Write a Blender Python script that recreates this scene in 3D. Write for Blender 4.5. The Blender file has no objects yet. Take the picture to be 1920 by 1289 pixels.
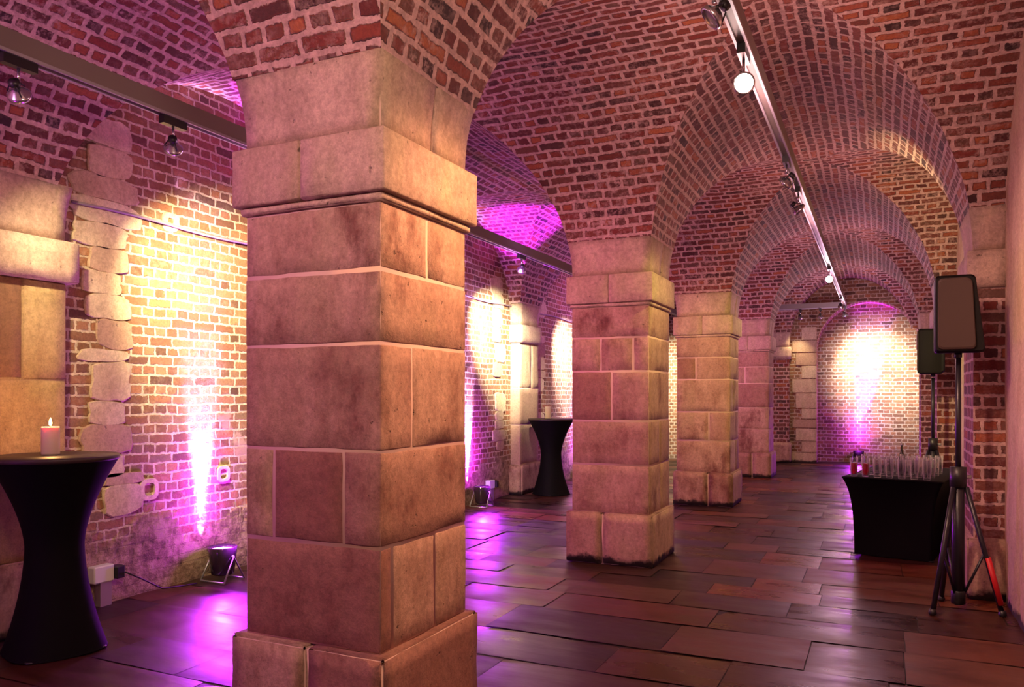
import bpy, math, random
from mathutils import Vector, noise
random.seed(7)
PI = math.pi
S = bpy.context.scene
C = S.collection

# ------------------------------------------------------------------ camera, world, exposure
cam = bpy.data.objects.new('camera', bpy.data.cameras.new('camera'))
C.objects.link(cam)
cam.location = (0, 0, 1.5)
cam.rotation_euler = (PI / 2, 0, math.radians(25.1))
cam.data.sensor_width = 36.0
cam.data.lens = 27.6
cam.data.shift_y = 0.0503
cam.data.clip_start = 0.05
S.camera = cam
S.view_settings.view_transform = 'Standard'
S.view_settings.look = 'None'
S.view_settings.exposure = 0.0
S.view_settings.gamma = 1.0
S.view_settings.use_curve_mapping = False
S.cycles.max_bounces = 24; S.cycles.transmission_bounces = 24; S.cycles.diffuse_bounces = 5; S.cycles.glossy_bounces = 4
S.cycles.sample_clamp_indirect = 6
w = bpy.data.worlds.new('world'); S.world = w; w.use_nodes = True
w.node_tree.nodes['Background'].inputs[0].default_value = (0.02, 0.012, 0.018, 1)
w.node_tree.nodes['Background'].inputs[1].default_value = 1.0

# ------------------------------------------------------------------ plan of the crypt (metres)
XPL, XPR = -2.5275, -1.815        # pillar row, left and right faces
XLF, XLW = -4.8975, -5.055        # left pilaster face, left wall
XRF, XRW = 0.624, 0.825           # right pilaster face, right wall
DP = 0.7125
PY = [-1.4175 + 4.05 * i for i in range(5)]      # front faces of pillars 0..4
YB, YE, YR = -1.4175, 18.5, 19.1                 # back wall, end wall, back of the recess
YRESP = 18.28
BANDS = [(y, y + DP) for y in PY] + [(YRESP, YE)]
ZS, H = 2.56, 4.03                # springing and crown of the vaults
TRX, TRZ = -0.66, 3.41
TLX, TLZ = -4.027, 3.30

# ------------------------------------------------------------------ lights
def aim(o, d):
    o.rotation_euler = Vector(d).to_track_quat('-Z', 'Y').to_euler()
def light(kind, loc, col, power, radius=0.05, to=None, cone=60, blend=0.6, name='lamp_light'):
    l = bpy.data.lights.new(name, kind)
    l.color = col; l.energy = power
    l.shadow_soft_size = radius
    if kind == 'SPOT':
        l.spot_size = math.radians(cone); l.spot_blend = blend
    o = bpy.data.objects.new(name, l); C.objects.link(o); o.location = loc
    if to is not None:
        aim(o, Vector(to) - Vector(loc))
    return o

WARM = (1.0, 0.72, 0.45); PALE = (1.0, 0.86, 0.66); YEL = (1.0, 0.84, 0.40)
PUR = (0.55, 0.02, 1.0); PNK = (1.0, 0.42, 0.62); ORG = (1.0, 0.5, 0.25)
LIGHTS = [
    # soft fill points added under the tracks, bay by bay, in both aisles
    ('POINT', (TRX, 0.9, 3.0), (1.0, .62, .50), 145, .25),
    ('POINT', (TRX, 4.9, 3.0), (1.0, .52, .50), 50, .2),
    ('POINT', (TRX, 8.9, 3.0), (1.0, .46, .48), 36, .2),
    ('POINT', (TRX, 12.9, 3.0), (1.0, .52, .72), 45, .2),
    ('POINT', (TRX, 16.8, 3.0), (1.0, .60, .80), 45, .2),
    ('POINT', (TLX, 0.6, 3.0), (1.0, .40, .80), 60, .25),
    ('POINT', (TLX, 4.6, 3.0), (1., .34, .8), 16, .2),
    ('POINT', (TLX, 8.7, 3.0), (.9, .25, 1.0), 20, .2),
    ('POINT', (TLX, 13.0, 3.0), (.9, .25, 1.0), 40, .2),
]
for a in LIGHTS:
    light(*a[:4], radius=a[4], name='bay_fill_light')

# ------------------------------------------------------------------ mesh builder
class MB:
    def __init__(s): s.v = []; s.f = []; s.m = []; s.t = []; s.uv = []
    def face(s, idx, m=0, t=0.5, uv=None):
        s.f.append(tuple(idx)); s.m.append(m); s.t.append(t); s.uv.append(uv)
    def quad(s, pts, m=0, t=0.5, uv=None):
        n = len(s.v); s.v += [tuple(p) for p in pts]; s.face(range(n, n + len(pts)), m, t, uv)
    def box(s, x0, x1, y0, y1, z0, z1, m=0, t=0.5, skip=''):
        n = len(s.v)
        s.v += [(x, y, z) for z in (z0, z1) for y in (y0, y1) for x in (x0, x1)]
        for nm, q in (('b', (0, 2, 3, 1)), ('t', (4, 5, 7, 6)), ('f', (0, 1, 5, 4)), ('k', (3, 2, 6, 7)), ('l', (2, 0, 4, 6)), ('r', (1, 3, 7, 5))):
            if nm in skip: continue
            s.face([n + i for i in q], m, t)
    def grid(s, fn, nu, nv, m=0, t=0.5, uvfn=None, flip=False, tfn=None):
        n = len(s.v); uvs = []
        for j in range(nv + 1):
            for i in range(nu + 1):
                r = fn(i / nu, j / nv)
                if uvfn is None and len(r) == 2: p, uv = r
                else: p, uv = r, (uvfn(i / nu, j / nv) if uvfn else (0, 0))
                s.v.append(tuple(p)); uvs.append(uv)
        for j in range(nv):
            for i in range(nu):
                a = j * (nu + 1) + i; q = [a, a + 1, a + nu + 2, a + nu + 1]
                if flip: q = q[::-1]
                s.face([n + k for k in q], m, t, [uvs[k] for k in q])
    def lathe(s, prof, n=24, m=0, c=(0, 0, 0), axis='z', rfn=None, cap=True):
        b = len(s.v)
        for (r, z) in prof:
            for i in range(n):
                a = 2 * PI * i / n
                rr = r * (rfn(a, z) if rfn else 1)
                p = (rr * math.cos(a), rr * math.sin(a), z)
                if axis == 'y': p = (p[0], p[2], -p[1])
                if axis == 'x': p = (p[2], p[0], p[1])
                s.v.append((c[0] + p[0], c[1] + p[1], c[2] + p[2]))
        for j in range(len(prof) - 1):
            for i in range(n):
                k = (i + 1) % n
                s.face((b + j * n + i, b + j * n + k, b + (j + 1) * n + k, b + (j + 1) * n + i), m)
        if cap:
            if prof[0][0] > 1e-4: s.face([b + i for i in range(n)][::-1], m)
            if prof[-1][0] > 1e-4: s.face([b + (len(prof) - 1) * n + i for i in range(n)], m)
    def tube(s, pts, r, n=8, m=0):
        pts = [Vector(p) for p in pts]; b = len(s.v)
        for i, p in enumerate(pts):
            d = (pts[min(i + 1, len(pts) - 1)] - pts[max(i - 1, 0)]).normalized()
            up = Vector((0, 0, 1)) if abs(d.z) < .95 else Vector((1, 0, 0))
            u = d.cross(up).normalized(); v = d.cross(u)
            rr = r[i] if isinstance(r, (list, tuple)) else r
            for k in range(n):
                a = 2 * PI * k / n
                s.v.append(tuple(p + u * rr * math.cos(a) + v * rr * math.sin(a)))
        for j in range(len(pts) - 1):
            for i in range(n):
                k = (i + 1) % n
                s.face((b + j * n + i, b + j * n + k, b + (j + 1) * n + k, b + (j + 1) * n + i), m)
        s.face([b + i for i in range(n)][::-1], m); s.face([b + (len(pts) - 1) * n + i for i in range(n)], m)
    def rough(s, x0, x1, y0, y1, z0, z1, m=0, t=0.5, step=.07, rnd=.006, amp=.003, sd=0.0, wear=.6, skip='', rot=None):
        """a worn stone block: subdivided box with rounded, chipped arrises"""
        def lines(a, b):
            L = b - a; e = min(.008, L * .2)
            n = max(1, int((L - 2 * e) / step)); return [a] + [a + e + (L - 2 * e) * i / n for i in range(n + 1)] + [b]
        X, Y, Z = lines(x0, x1), lines(y0, y1), lines(z0, z1)
        nx, ny, nz = len(X) - 1, len(Y) - 1, len(Z) - 1
        ids = {}
        def vid(i, j, k):
            if (i, j, k) in ids: return ids[(i, j, k)]
            p = Vector((X[i], Y[j], Z[k]))
            on = [i in (0, nx), j in (0, ny), k in (0, nz)]
            c = Vector(((x0 + x1) / 2, (y0 + y1) / 2, (z0 + z1) / 2))
            q = p + Vector((sd, sd * .7, sd * 1.3))
            if sum(on) >= 2:
                a = rnd * (.45 + wear * max(0, noise.noise(q * 9) + .35) + wear * 1.2 * max(0, noise.noise(q * 4.1) - .1))
                for ax in range(3):
                    if on[ax]: p[ax] += a * (1 if p[ax] < c[ax] else -1)
            nv = noise.noise_vector(q * 7) * amp
            for ax in range(3):
                if on[ax]: p[ax] += nv[ax]
            ids[(i, j, k)] = len(s.v); s.v.append(tuple(p)); return ids[(i, j, k)]
        for i in range(nx):
            for j in range(ny):
                if 'b' not in skip: s.face((vid(i, j, 0), vid(i, j + 1, 0), vid(i + 1, j + 1, 0), vid(i + 1, j, 0)), m, t)
                if 't' not in skip: s.face((vid(i, j, nz), vid(i + 1, j, nz), vid(i + 1, j + 1, nz), vid(i, j + 1, nz)), m, t)
        for i in range(nx):
            for k in range(nz):
                s.face((vid(i, 0, k), vid(i + 1, 0, k), vid(i + 1, 0, k + 1), vid(i, 0, k + 1)), m, t)
                s.face((vid(i, ny, k), vid(i, ny, k + 1), vid(i + 1, ny, k + 1), vid(i + 1, ny, k)), m, t)
        for j in range(ny):
            for k in range(nz):
                s.face((vid(0, j, k), vid(0, j, k + 1), vid(0, j + 1, k + 1), vid(0, j + 1, k)), m, t)
                s.face((vid(nx, j, k), vid(nx, j + 1, k), vid(nx, j + 1, k + 1), vid(nx, j, k + 1)), m, t)
    def build(s, name, mats, parent=None, smooth=False, loc=None):
        me = bpy.data.meshes.new(name)
        me.from_pydata(s.v, [], s.f)
        if not isinstance(mats, (list, tuple)): mats = [mats]
        for x in mats: me.materials.append(x)
        me.polygons.foreach_set('material_index', s.m)
        me.polygons.foreach_set('use_smooth', [smooth] * len(s.f))
        at = me.attributes.new('tint', 'FLOAT', 'FACE'); at.data.foreach_set('value', s.t)
        if any(u is not None for u in s.uv):
            lay = me.uv_layers.new(name='UVMap'); arr = []
            for f, u in zip(s.f, s.uv):
                for k in range(len(f)):
                    arr += list(u[k]) if u is not None else [0, 0]
            lay.data.foreach_set('uv', arr)
        me.update()
        o = bpy.data.objects.new(name, me); C.objects.link(o)
        if parent is not None: o.parent = parent
        if loc is not None: o.location = loc
        return o

def empty(name, loc, rz=0, label=None, cat=None, group=None):
    o = bpy.data.objects.new(name, None); C.objects.link(o)
    o.empty_display_size = .1
    o.location = loc; o.rotation_euler = (0, 0, rz)
    if label: o['label'] = label
    if cat: o['category'] = cat
    if group: o['group'] = group
    return o
def tag(o, label=None, cat=None, group=None, kind=None):
    for k, v in (('label', label), ('category', cat), ('group', group), ('kind', kind)):
        if v: o[k] = v
    return o
def copy_tree(o, parent=None):
    c = o.copy(); C.objects.link(c); c.parent = parent
    for ch in list(o.children): copy_tree(ch, c)
    return c

# ------------------------------------------------------------------ materials
class NT:
    def __init__(s, name):
        s.m = bpy.data.materials.new(name); s.m.use_nodes = True; s.t = s.m.node_tree
        s.b = s.t.nodes['Principled BSDF']
    def n(s, typ, ins=None, **kw):
        nd = s.t.nodes.new(typ)
        for k, v in kw.items(): setattr(nd, k, v)
        for k, v in (ins or {}).items():
            if hasattr(v, 'is_linked') or isinstance(v, bpy.types.NodeSocket): s.t.links.new(v, nd.inputs[k])
            else: nd.inputs[k].default_value = v
        return nd
    def math(s, op, a, b=0.0, c=None, clamp=False):
        d = {0: a, 1: b}
        if c is not None: d[2] = c
        return s.n('ShaderNodeMath', d, operation=op, use_clamp=clamp).outputs[0]
    def vmath(s, op, a, b):
        return s.n('ShaderNodeVectorMath', {0: a, 1: b}, operation=op).outputs[0]
    def noise(s, vec, scale, detail=4, rough=.55):
        return s.n('ShaderNodeTexNoise', {'Vector': vec, 'Scale': scale, 'Detail': detail, 'Roughness': rough})
    def ramp(s, fac, stops, interp='LINEAR'):
        nd = s.n('ShaderNodeValToRGB', {0: fac}); cr = nd.color_ramp; cr.interpolation = interp
        while len(cr.elements) < len(stops): cr.elements.new(.5)
        for e, (p, c) in zip(cr.elements, stops):
            e.position = p; e.color = (*c, 1) if isinstance(c, tuple) else (c, c, c, 1)
        return nd.outputs[0]
    def mix(s, fac, a, b, typ='MIX'):
        nd = s.n('ShaderNodeMix', data_type='RGBA', blend_type=typ)
        for k, v in ((0, fac), (6, a), (7, b)):
            if isinstance(v, bpy.types.NodeSocket): s.t.links.new(v, nd.inputs[k])
            else: nd.inputs[k].default_value = (*v, 1) if isinstance(v, tuple) else v
        return nd.outputs[2]
    def out(s, col=None, rough=None, bump=None, bstr=.5, bdist=.01):
        if col is not None:
            if isinstance(col, tuple): s.b.inputs['Base Color'].default_value = (*col, 1)
            else: s.t.links.new(col, s.b.inputs['Base Color'])
        if rough is not None:
            if isinstance(rough, (int, float)): s.b.inputs['Roughness'].default_value = rough
            else: s.t.links.new(rough, s.b.inputs['Roughness'])
        if bump is not None:
            bn = s.n('ShaderNodeBump', {'Strength': bstr, 'Distance': bdist, 'Height': bump})
            s.t.links.new(bn.outputs[0], s.b.inputs['Normal'])
        return s.m

def plain(name, col, rough=.5, metal=0.0, emit=None, estr=0):
    t = NT(name); t.out(col, rough); t.b.inputs['Metallic'].default_value = metal
    if emit:
        t.b.inputs['Emission Color'].default_value = (*emit, 1); t.b.inputs['Emission Strength'].default_value = estr
    return t.m

def brick_mat(name, bricks, mortar, bw=.235, rh=.082, ms=.012, render=.45, rubble=None, uvrot=False):
    t = NT(name)
    uv = t.n('ShaderNodeUVMap').outputs[0]
    pos = t.n('ShaderNodeNewGeometry').outputs['Position']
    n1 = t.noise(pos, 5.0, 2).outputs['Color']
    n2 = t.noise(pos, 28.0, 2).outputs['Color']
    d1 = t.n('ShaderNodeVectorMath', {0: t.vmath('SUBTRACT', n1, (.5, .5, .5)), 'Scale': .022}, operation='SCALE').outputs[0]
    d2 = t.n('ShaderNodeVectorMath', {0: t.vmath('SUBTRACT', n2, (.5, .5, .5)), 'Scale': .022}, operation='SCALE').outputs[0]
    v = t.vmath('ADD', t.vmath('ADD', uv, d1), d2)
    br = t.n('ShaderNodeTexBrick', {'Vector': v, 'Color1': (0, 0, 0, 1), 'Color2': (1, 1, 1, 1), 'Mortar': (0, 0, 0, 1), 'Scale': 1.0,
                                   'Mortar Size': ms, 'Mortar Smooth': 1.0, 'Bias': 0.0, 'Brick Width': bw, 'Row Height': rh},
             offset=.5, offset_frequency=2, squash=.5, squash_frequency=2)
    n = len(bricks)
    bc = t.ramp(br.outputs['Color'], [(i / (n - 1), c) for i, c in enumerate(bricks)])
    fine = t.noise(pos, 60, 4, .7).outputs[0]
    bc = t.mix(.55, bc, t.ramp(fine, [(.3, .25), (.7, 1.0)]), 'MULTIPLY')
    mc = t.mix(t.ramp(t.noise(pos, 26, 5, .7).outputs[0], [(.35, 0.0), (.65, 1.0)]), mortar, tuple(c * .55 for c in mortar))
    # mortar smeared over the faces of some bricks
    sm = t.math('MULTIPLY', t.ramp(t.noise(pos, 2.2, 4, .6).outputs[0], [(.42, 0.0), (.72, 1.0)]), render)
    sm2 = t.ramp(t.noise(pos, 24, 3, .7).outputs[0], [(.45, 0.0), (.62, 1.0)])
    smear = t.math('MULTIPLY', sm, sm2)
    en = t.noise(pos, 17, 4, .7).outputs[0]
    mf = t.math('ADD', br.outputs['Fac'], t.math('MULTIPLY', t.math('SUBTRACT', en, .5), 1.5))
    mf = t.ramp(mf, [(.30, 0.0), (.50, 1.0)])
    fac = t.math('MAXIMUM', mf, smear)
    col = t.mix(fac, bc, mc)
    hgt = t.math('ADD', t.math('MULTIPLY', t.math('SUBTRACT', 1.0, fac), .8), t.math('MULTIPLY', fine, .5))
    if rubble:
        sx = t.n('ShaderNodeSeparateXYZ', {0: pos}).outputs
        nz = t.noise(pos, 2.5, 4, .6).outputs[0]
        zz = t.math('ADD', sx[2], t.math('MULTIPLY', t.math('SUBTRACT', nz, .5), 1.3))
        rf = t.math('SUBTRACT', 1.0, t.n('ShaderNodeMapRange', {0: zz, 1: rubble - .06, 2: rubble + .08}).outputs[0])
        rn = t.noise(pos, 11, 6, .75).outputs[0]
        rc = t.ramp(rn, [(.3, (.05, .03, .018)), (.47, (.22, .14, .085)), (.6, (.40, .28, .19)), (.75, (.5, .38, .27))])
        col = t.mix(rf, col, rc)
        hgt = t.math('ADD', hgt, t.math('MULTIPLY', t.math('MULTIPLY', rn, rf), 3.0))
        # plaster patches further up
        pf = t.ramp(t.noise(pos, 1.7, 5, .6).outputs[0], [(.60, 0.0), (.64, 1.0)])
        pf = t.math('MULTIPLY', pf, t.n('ShaderNodeMapRange', {0: sx[2], 1: 1.7, 2: 1.2}).outputs[0])
        col = t.mix(t.math('MULTIPLY', pf, .8), col, t.mix(rn, (.50, .36, .27), (.30, .2, .14)))
    return t.out(col, .82, hgt, .9, .012)

REDS = [(.035, .012, .012), (.15, .025, .018), (.07, .028, .022), (.24, .045, .022), (.12, .06, .042), (.22, .032, .02), (.42, .13, .045)]
BROWNS = [(.10, .045, .025), (.30, .13, .06), (.16, .07, .04), (.38, .17, .08), (.22, .14, .08), (.42, .15, .07)]
M = {}
M['vault'] = brick_mat('vault_brick', REDS, (.58, .38, .33), ms=.024, render=1.0)
M['wallbrick'] = brick_mat('wall_brick', BROWNS, (.62, .50, .36), bw=.22, rh=.075, ms=.015, render=.3, rubble=.45)
M['pierbrick'] = brick_mat('pier_brick', REDS[1:], (.56, .36, .32), bw=.22, rh=.088, ms=.020, render=.4)
M['endbrick'] = brick_mat('end_brick', BROWNS, (.55, .43, .33), bw=.235, rh=.078, ms=.016, render=.2)

def stone_mat(name, base, dark, stain, sw=.5):
    t = NT(name)
    pos = t.n('ShaderNodeNewGeometry').outputs['Position']
    tint = t.n('ShaderNodeAttribute', attribute_name='tint').outputs['Fac']
    sq = t.vmath('MULTIPLY', pos, (1, 1, .45))
    big = t.noise(pos, 2.1, 6, .62).outputs[0]
    mid = t.noise(sq, 6, 8, .72).outputs[0]
    grain = t.noise(pos, 34, 6, .8).outputs[0]
    fine = t.noise(pos, 110, 3, .8).outputs[0]
    c = t.mix(t.ramp(mid, [(.36, 0.0), (.62, 1.0)]), base, dark)
    ol = t.ramp(t.noise(t.vmath('ADD', sq, (7.0, 3.0, 1.0)), 2.6, 5, .6).outputs[0], [(.52, 0.0), (.66, .6)])
    c = t.mix(ol, c, (base[0] * .72, base[1] * .82, base[2] * .62))
    c = t.mix(t.math('MULTIPLY', t.math('POWER', tint, 2.0), .9), c, (base[0] * .50, base[1] * .34, base[2] * .34), 'MIX')
    st = t.ramp(big, [(.49, 0.0), (.64, 1.0)])
    st2 = t.ramp(mid, [(.38, .1), (.60, 1.0)])
    c = t.mix(t.math('MULTIPLY', t.math('MULTIPLY', st, st2), sw), c, stain)
    pits = t.ramp(t.noise(pos, 19, 4, .65).outputs[0], [(.27, 1.0), (.33, 0.0)])
    c = t.mix(t.math('MULTIPLY', pits, .75), c, tuple(x * .25 for x in dark))
    c = t.mix(.62, c, t.ramp(grain, [(.34, .42), (.60, 1.0)]), 'MULTIPLY')
    c = t.mix(.35, c, t.ramp(fine, [(.3, .4), (.65, 1.0)]), 'MULTIPLY')
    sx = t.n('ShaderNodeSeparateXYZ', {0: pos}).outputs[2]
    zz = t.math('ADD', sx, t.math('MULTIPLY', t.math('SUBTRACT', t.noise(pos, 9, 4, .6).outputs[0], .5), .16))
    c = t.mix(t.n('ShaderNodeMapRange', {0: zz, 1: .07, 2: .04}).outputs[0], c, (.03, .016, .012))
    hg = t.math('SUBTRACT', t.math('ADD', t.math('MULTIPLY', grain, .55), mid), t.math('MULTIPLY', pits, 1.0))
    return t.out(c, .82, hg, .75, .012)
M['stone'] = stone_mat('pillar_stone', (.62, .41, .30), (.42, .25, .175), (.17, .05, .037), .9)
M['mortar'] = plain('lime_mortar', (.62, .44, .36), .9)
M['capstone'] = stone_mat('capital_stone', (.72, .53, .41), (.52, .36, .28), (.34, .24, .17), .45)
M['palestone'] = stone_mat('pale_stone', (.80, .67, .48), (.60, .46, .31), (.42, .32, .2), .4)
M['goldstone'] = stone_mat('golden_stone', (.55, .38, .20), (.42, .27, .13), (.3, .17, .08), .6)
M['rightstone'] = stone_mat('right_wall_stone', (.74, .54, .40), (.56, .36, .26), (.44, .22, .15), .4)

def floor_mat():
    t = NT('wet_flagstone')
    pos = t.n('ShaderNodeNewGeometry').outputs['Position']
    tint = t.n('ShaderNodeAttribute', attribute_name='tint').outputs['Fac']
    c = t.ramp(tint, [(0, (.008, .005, .004)), (.25, (.07, .020, .009)), (.5, (.014, .007, .006)), (.78, (.19, .048, .015)), (1, (.11, .052, .030))])
    ps = t.vmath('MULTIPLY', pos, (.45, 1.6, 1))
    n = t.noise(ps, 3.5, 5, .6).outputs[0]
    f = t.noise(ps, 26, 5, .7).outputs[0]
    c = t.mix(.7, c, t.ramp(n, [(.3, .35), (.65, 1.0)]), 'MULTIPLY')
    c = t.mix(.5, c, t.ramp(f, [(.3, .45), (.65, 1.0)]), 'MULTIPLY')
    r = t.math('ADD', t.math('MULTIPLY', t.ramp(n, [(.35, 0.0), (.7, 1.0)]), .22), t.math('ADD', .20, t.math('MULTIPLY', t.math('PINGPONG', t.math('MULTIPLY', tint, 7.3), 1.0), .2)))
    t.out(c, r, t.math('ADD', t.math('MULTIPLY', f, .35), n), .16, .010)
    t.b.inputs['Specular IOR Level'].default_value = .5
    return t.m
M['floor'] = floor_mat()
M['grout'] = plain('dark_floor_joint', (.02, .012, .01), .6)
def cloth_mat():
    t = NT('black_stretch_cloth')
    pos = t.n('ShaderNodeTexCoord').outputs['Object']
    f = t.noise(pos, 400, 2).outputs[0]
    t.out((.002, .0018, .0022), .75, f, .15, .002)
    t.b.inputs['Specular IOR Level'].default_value = .12
    return t.m
M['cloth'] = cloth_mat()
M['clothtop'] = plain('dark_table_top', (.03, .018, .014), .5)
M['black'] = plain('black_plastic', (.012, .011, .012), .4)
M['grille'] = plain('speaker_grille', (.05, .030, .026), .55)
M['cabinet'] = plain('speaker_cabinet', (.007, .006, .006), .6)
M['cabinet'].node_tree.nodes['Principled BSDF'].inputs['Specular IOR Level'].default_value = .12
M['grille'].node_tree.nodes['Principled BSDF'].inputs['Specular IOR Level'].default_value = .2
M['tripod'] = plain('tripod_paint', (.012, .010, .016), .35)
M['red'] = plain('red_tape', (.5, .01, .015), .5)
M['track'] = plain('track_aluminium', (.20, .17, .155), .5, .1)
M['rail'] = plain('track_rail_white', (.34, .32, .36), .4)
M['chrome'] = plain('lamp_chrome', (.55, .55, .58), .22, .9)
M['lens_w'] = plain('lit_lens', (.9, .9, .9), .3, 0, (1, .93, .84), 60)
M['lens_d'] = plain('lamp_lens', (.35, .36, .38), .1, .4)
M['lens_p'] = plain('purple_lens', (.5, .1, .8), .3, 0, (.7, .1, 1), 12)
M['conduit'] = plain('grey_conduit', (.22, .16, .2), .5)
M['metal'] = plain('galvanised_metal', (.45, .46, .45), .4, .7)
M['socket'] = plain('grey_socket', (.55, .57, .56), .4)
M['smoke'] = plain('uplight_casing', (.06, .035, .06), .15, .5)
M['wax'] = plain('cream_wax', (.72, .62, .45), .5)
M['wax'].node_tree.nodes['Principled BSDF'].inputs['Subsurface Weight'].default_value = .3
M['flame'] = plain('flame', (1, .7, .3), .5, 0, (1, .62, .22), 45)
M['wick'] = plain('wick', (.02, .02, .02), .8)
g = NT('clear_glass'); g.out((.95, .93, .95), .08)
lw = g.n('ShaderNodeLayerWeight', {'Blend': .4}).outputs['Facing']
tr = g.n('ShaderNodeBsdfTransparent', {'Color': (.97, .97, .97, 1)}).outputs[0]
mx = g.n('ShaderNodeMixShader', {0: g.math('MULTIPLY', g.math('POWER', lw, 1.8), .95), 1: tr, 2: g.b.outputs[0]}).outputs[0]  # white blended in towards grazing edges imitates bright rim reflections
g.t.links.new(mx, g.t.nodes['Material Output'].inputs['Surface'])
M['glass'] = g.m
g = NT('red_drink'); g.out((.55, .01, .04), .05); g.b.inputs['Transmission Weight'].default_value = .5
M['drink'] = g.m

# ------------------------------------------------------------------ floor
def build_floor():
    b = MB()
    b.quad([(XLW - .3, YB - .1, -.012), (XRW + .3, YB - .1, -.012), (XRW + .3, YR + .2, -.012), (XLW - .3, YR + .2, -.012)], 1)
    y = YB - .05; rnd = random.Random(11)
    while y < YR + .1:
        d = rnd.choice([.34, .42, .5, .58, .46]); x = XLW - .1 - rnd.random() * .5
        while x < XRW + .15:
            L = rnd.choice([.5, .65, .8, .95, 1.15]); g = .003
            tx, ty, dz = rnd.uniform(-.004, .004), rnd.uniform(-.003, .003), rnd.uniform(-.003, 0)
            tint = rnd.random()
            x0, x1, y0, y1 = max(x, XLW - .1) + g, min(x + L, XRW + .1) - g, y + g, min(y + d, YR + .1) - g
            if x1 - x0 > .03 and y1 - y0 > .03:
                nx, ny = max(2, int((x1 - x0) / .12)), max(2, int((y1 - y0) / .12))
                def fn(u, v):
                    px, py = x0 + (x1 - x0) * u, y0 + (y1 - y0) * v
                    q = Vector((px, py, 3.0 + tint * 9))
                    edge = min(u, 1 - u, v, 1 - v)
                    z = dz + tx * (u - .5) * 2 + ty * (v - .5) * 2 + .0035 * noise.noise(q * 3.2)
                    if edge < 1e-6:
                        z -= .005
                        px += .003 * noise.noise(q * 8); py += .003 * noise.noise(q * 8 + Vector((9, 9, 0)))
                    return (px, py, z)
                b.grid(fn, nx, ny, 0, tint)
            x += L
        y += d
    o = b.build('floor', [M['floor'], M['grout']], smooth=True)
    tag(o, 'worn dark flagstone floor with a wet sheen', kind='structure')
build_floor()

# ------------------------------------------------------------------ vault
CL, AL = (XLF + XPL) / 2, (XPL - XLF) / 2
CR, AR = (XPR + XRF) / 2, (XRF - XPR) / 2
def wob(p, a=.011):
    p = Vector(p); n = noise.noise_vector(p * 2.3) * a + noise.noise_vector(p * 7.0) * a * .5
    return tuple(p + n)
def arclen(a, r, n=256):
    L = [0.0]
    for i in range(n):
        t0, t1 = PI * i / n, PI * (i + 1) / n
        L.append(L[-1] + math.hypot(a * (math.cos(t1) - math.cos(t0)), r * (math.sin(t1) - math.sin(t0))))
    return lambda t: L[0] if t <= 0 else (L[-1] if t >= PI else L[int(t / PI * n)] + (L[int(t / PI * n) + 1] - L[int(t / PI * n)]) * (t / PI * n - int(t / PI * n)))
R = H - ZS
T0 = math.asin((2.875 - ZS) / R)
BAYS = [(BANDS[i][1], BANDS[i + 1][0]) for i in range(len(BANDS) - 1)]
def build_vault():
    b = MB()
    NA = 52
    for (c, a) in ((CL, AL), (CR, AR)):
        al = arclen(a, R)
        for i, (y0, y1) in enumerate(BANDS):
            def rng(t):
                k = 1 - math.sin(t)     # distance factor from springing toward bay centre
                s = max(0.0, 1 - math.sqrt(max(0, 1 - math.sin(t) ** 2)))
                lo, hi = y0, y1
                if i > 0: hb = (BAYS[i - 1][1] - BAYS[i - 1][0]) / 2; lo = y0 - hb * s
                if i < len(BANDS) - 1: hb = (BAYS[i][1] - BAYS[i][0]) / 2; hi = y1 + hb * s
                return lo, hi
            def fn(u, v):
                t = T0 + v * (PI - 2 * T0); lo, hi = rng(t); y = lo + (hi - lo) * u
                x, z = c - a * math.cos(t), ZS + R * math.sin(t)
                return wob((x, y, z)), (y, al(t))
            b.grid(fn, 44, NA)
    for (y0, y1) in BAYS:
        hb, cy = (y1 - y0) / 2, (y0 + y1) / 2; al = arclen(hb, R)
        for seg in range(3):
            def fn(u, v):
                t = T0 + v * (PI - 2 * T0); s = 1 - math.sqrt(max(0, 1 - math.sin(t) ** 2))
                if seg == 0: lo, hi = XLW - .02, XLF + AL * s
                elif seg == 1: lo, hi = XPL - AL * s, XPR + AR * s
                else: lo, hi = XRF - AR * s, XRW + .02
                x = lo + (hi - lo) * u
                y, z = cy - hb * math.cos(t), ZS + R * math.sin(t)
                return wob((x, y, z)), (x + 40, al(t))
            b.grid(fn, 30 if seg == 1 else 16, NA, flip=True)
    o = b.build('ceiling', M['vault'], smooth=True)
    tag(o, 'red brick groin vaults over both aisles', kind='structure')
build_vault()

# ------------------------------------------------------------------ walls
def wall_grid(b, p0, p1, z0, z1, m=0, step=.12, amp=.008, uo=0.0, flip=False):
    L = math.hypot(p1[0] - p0[0], p1[1] - p0[1])
    def fn(u, v):
        x, y, z = p0[0] + (p1[0] - p0[0]) * u, p0[1] + (p1[1] - p0[1]) * u, z0 + (z1 - z0) * v
        return wob((x, y, z), amp), (u * L + uo, z)
    b.grid(fn, max(2, int(L / step)), max(2, int((z1 - z0) / step)), m, flip=flip)

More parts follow.
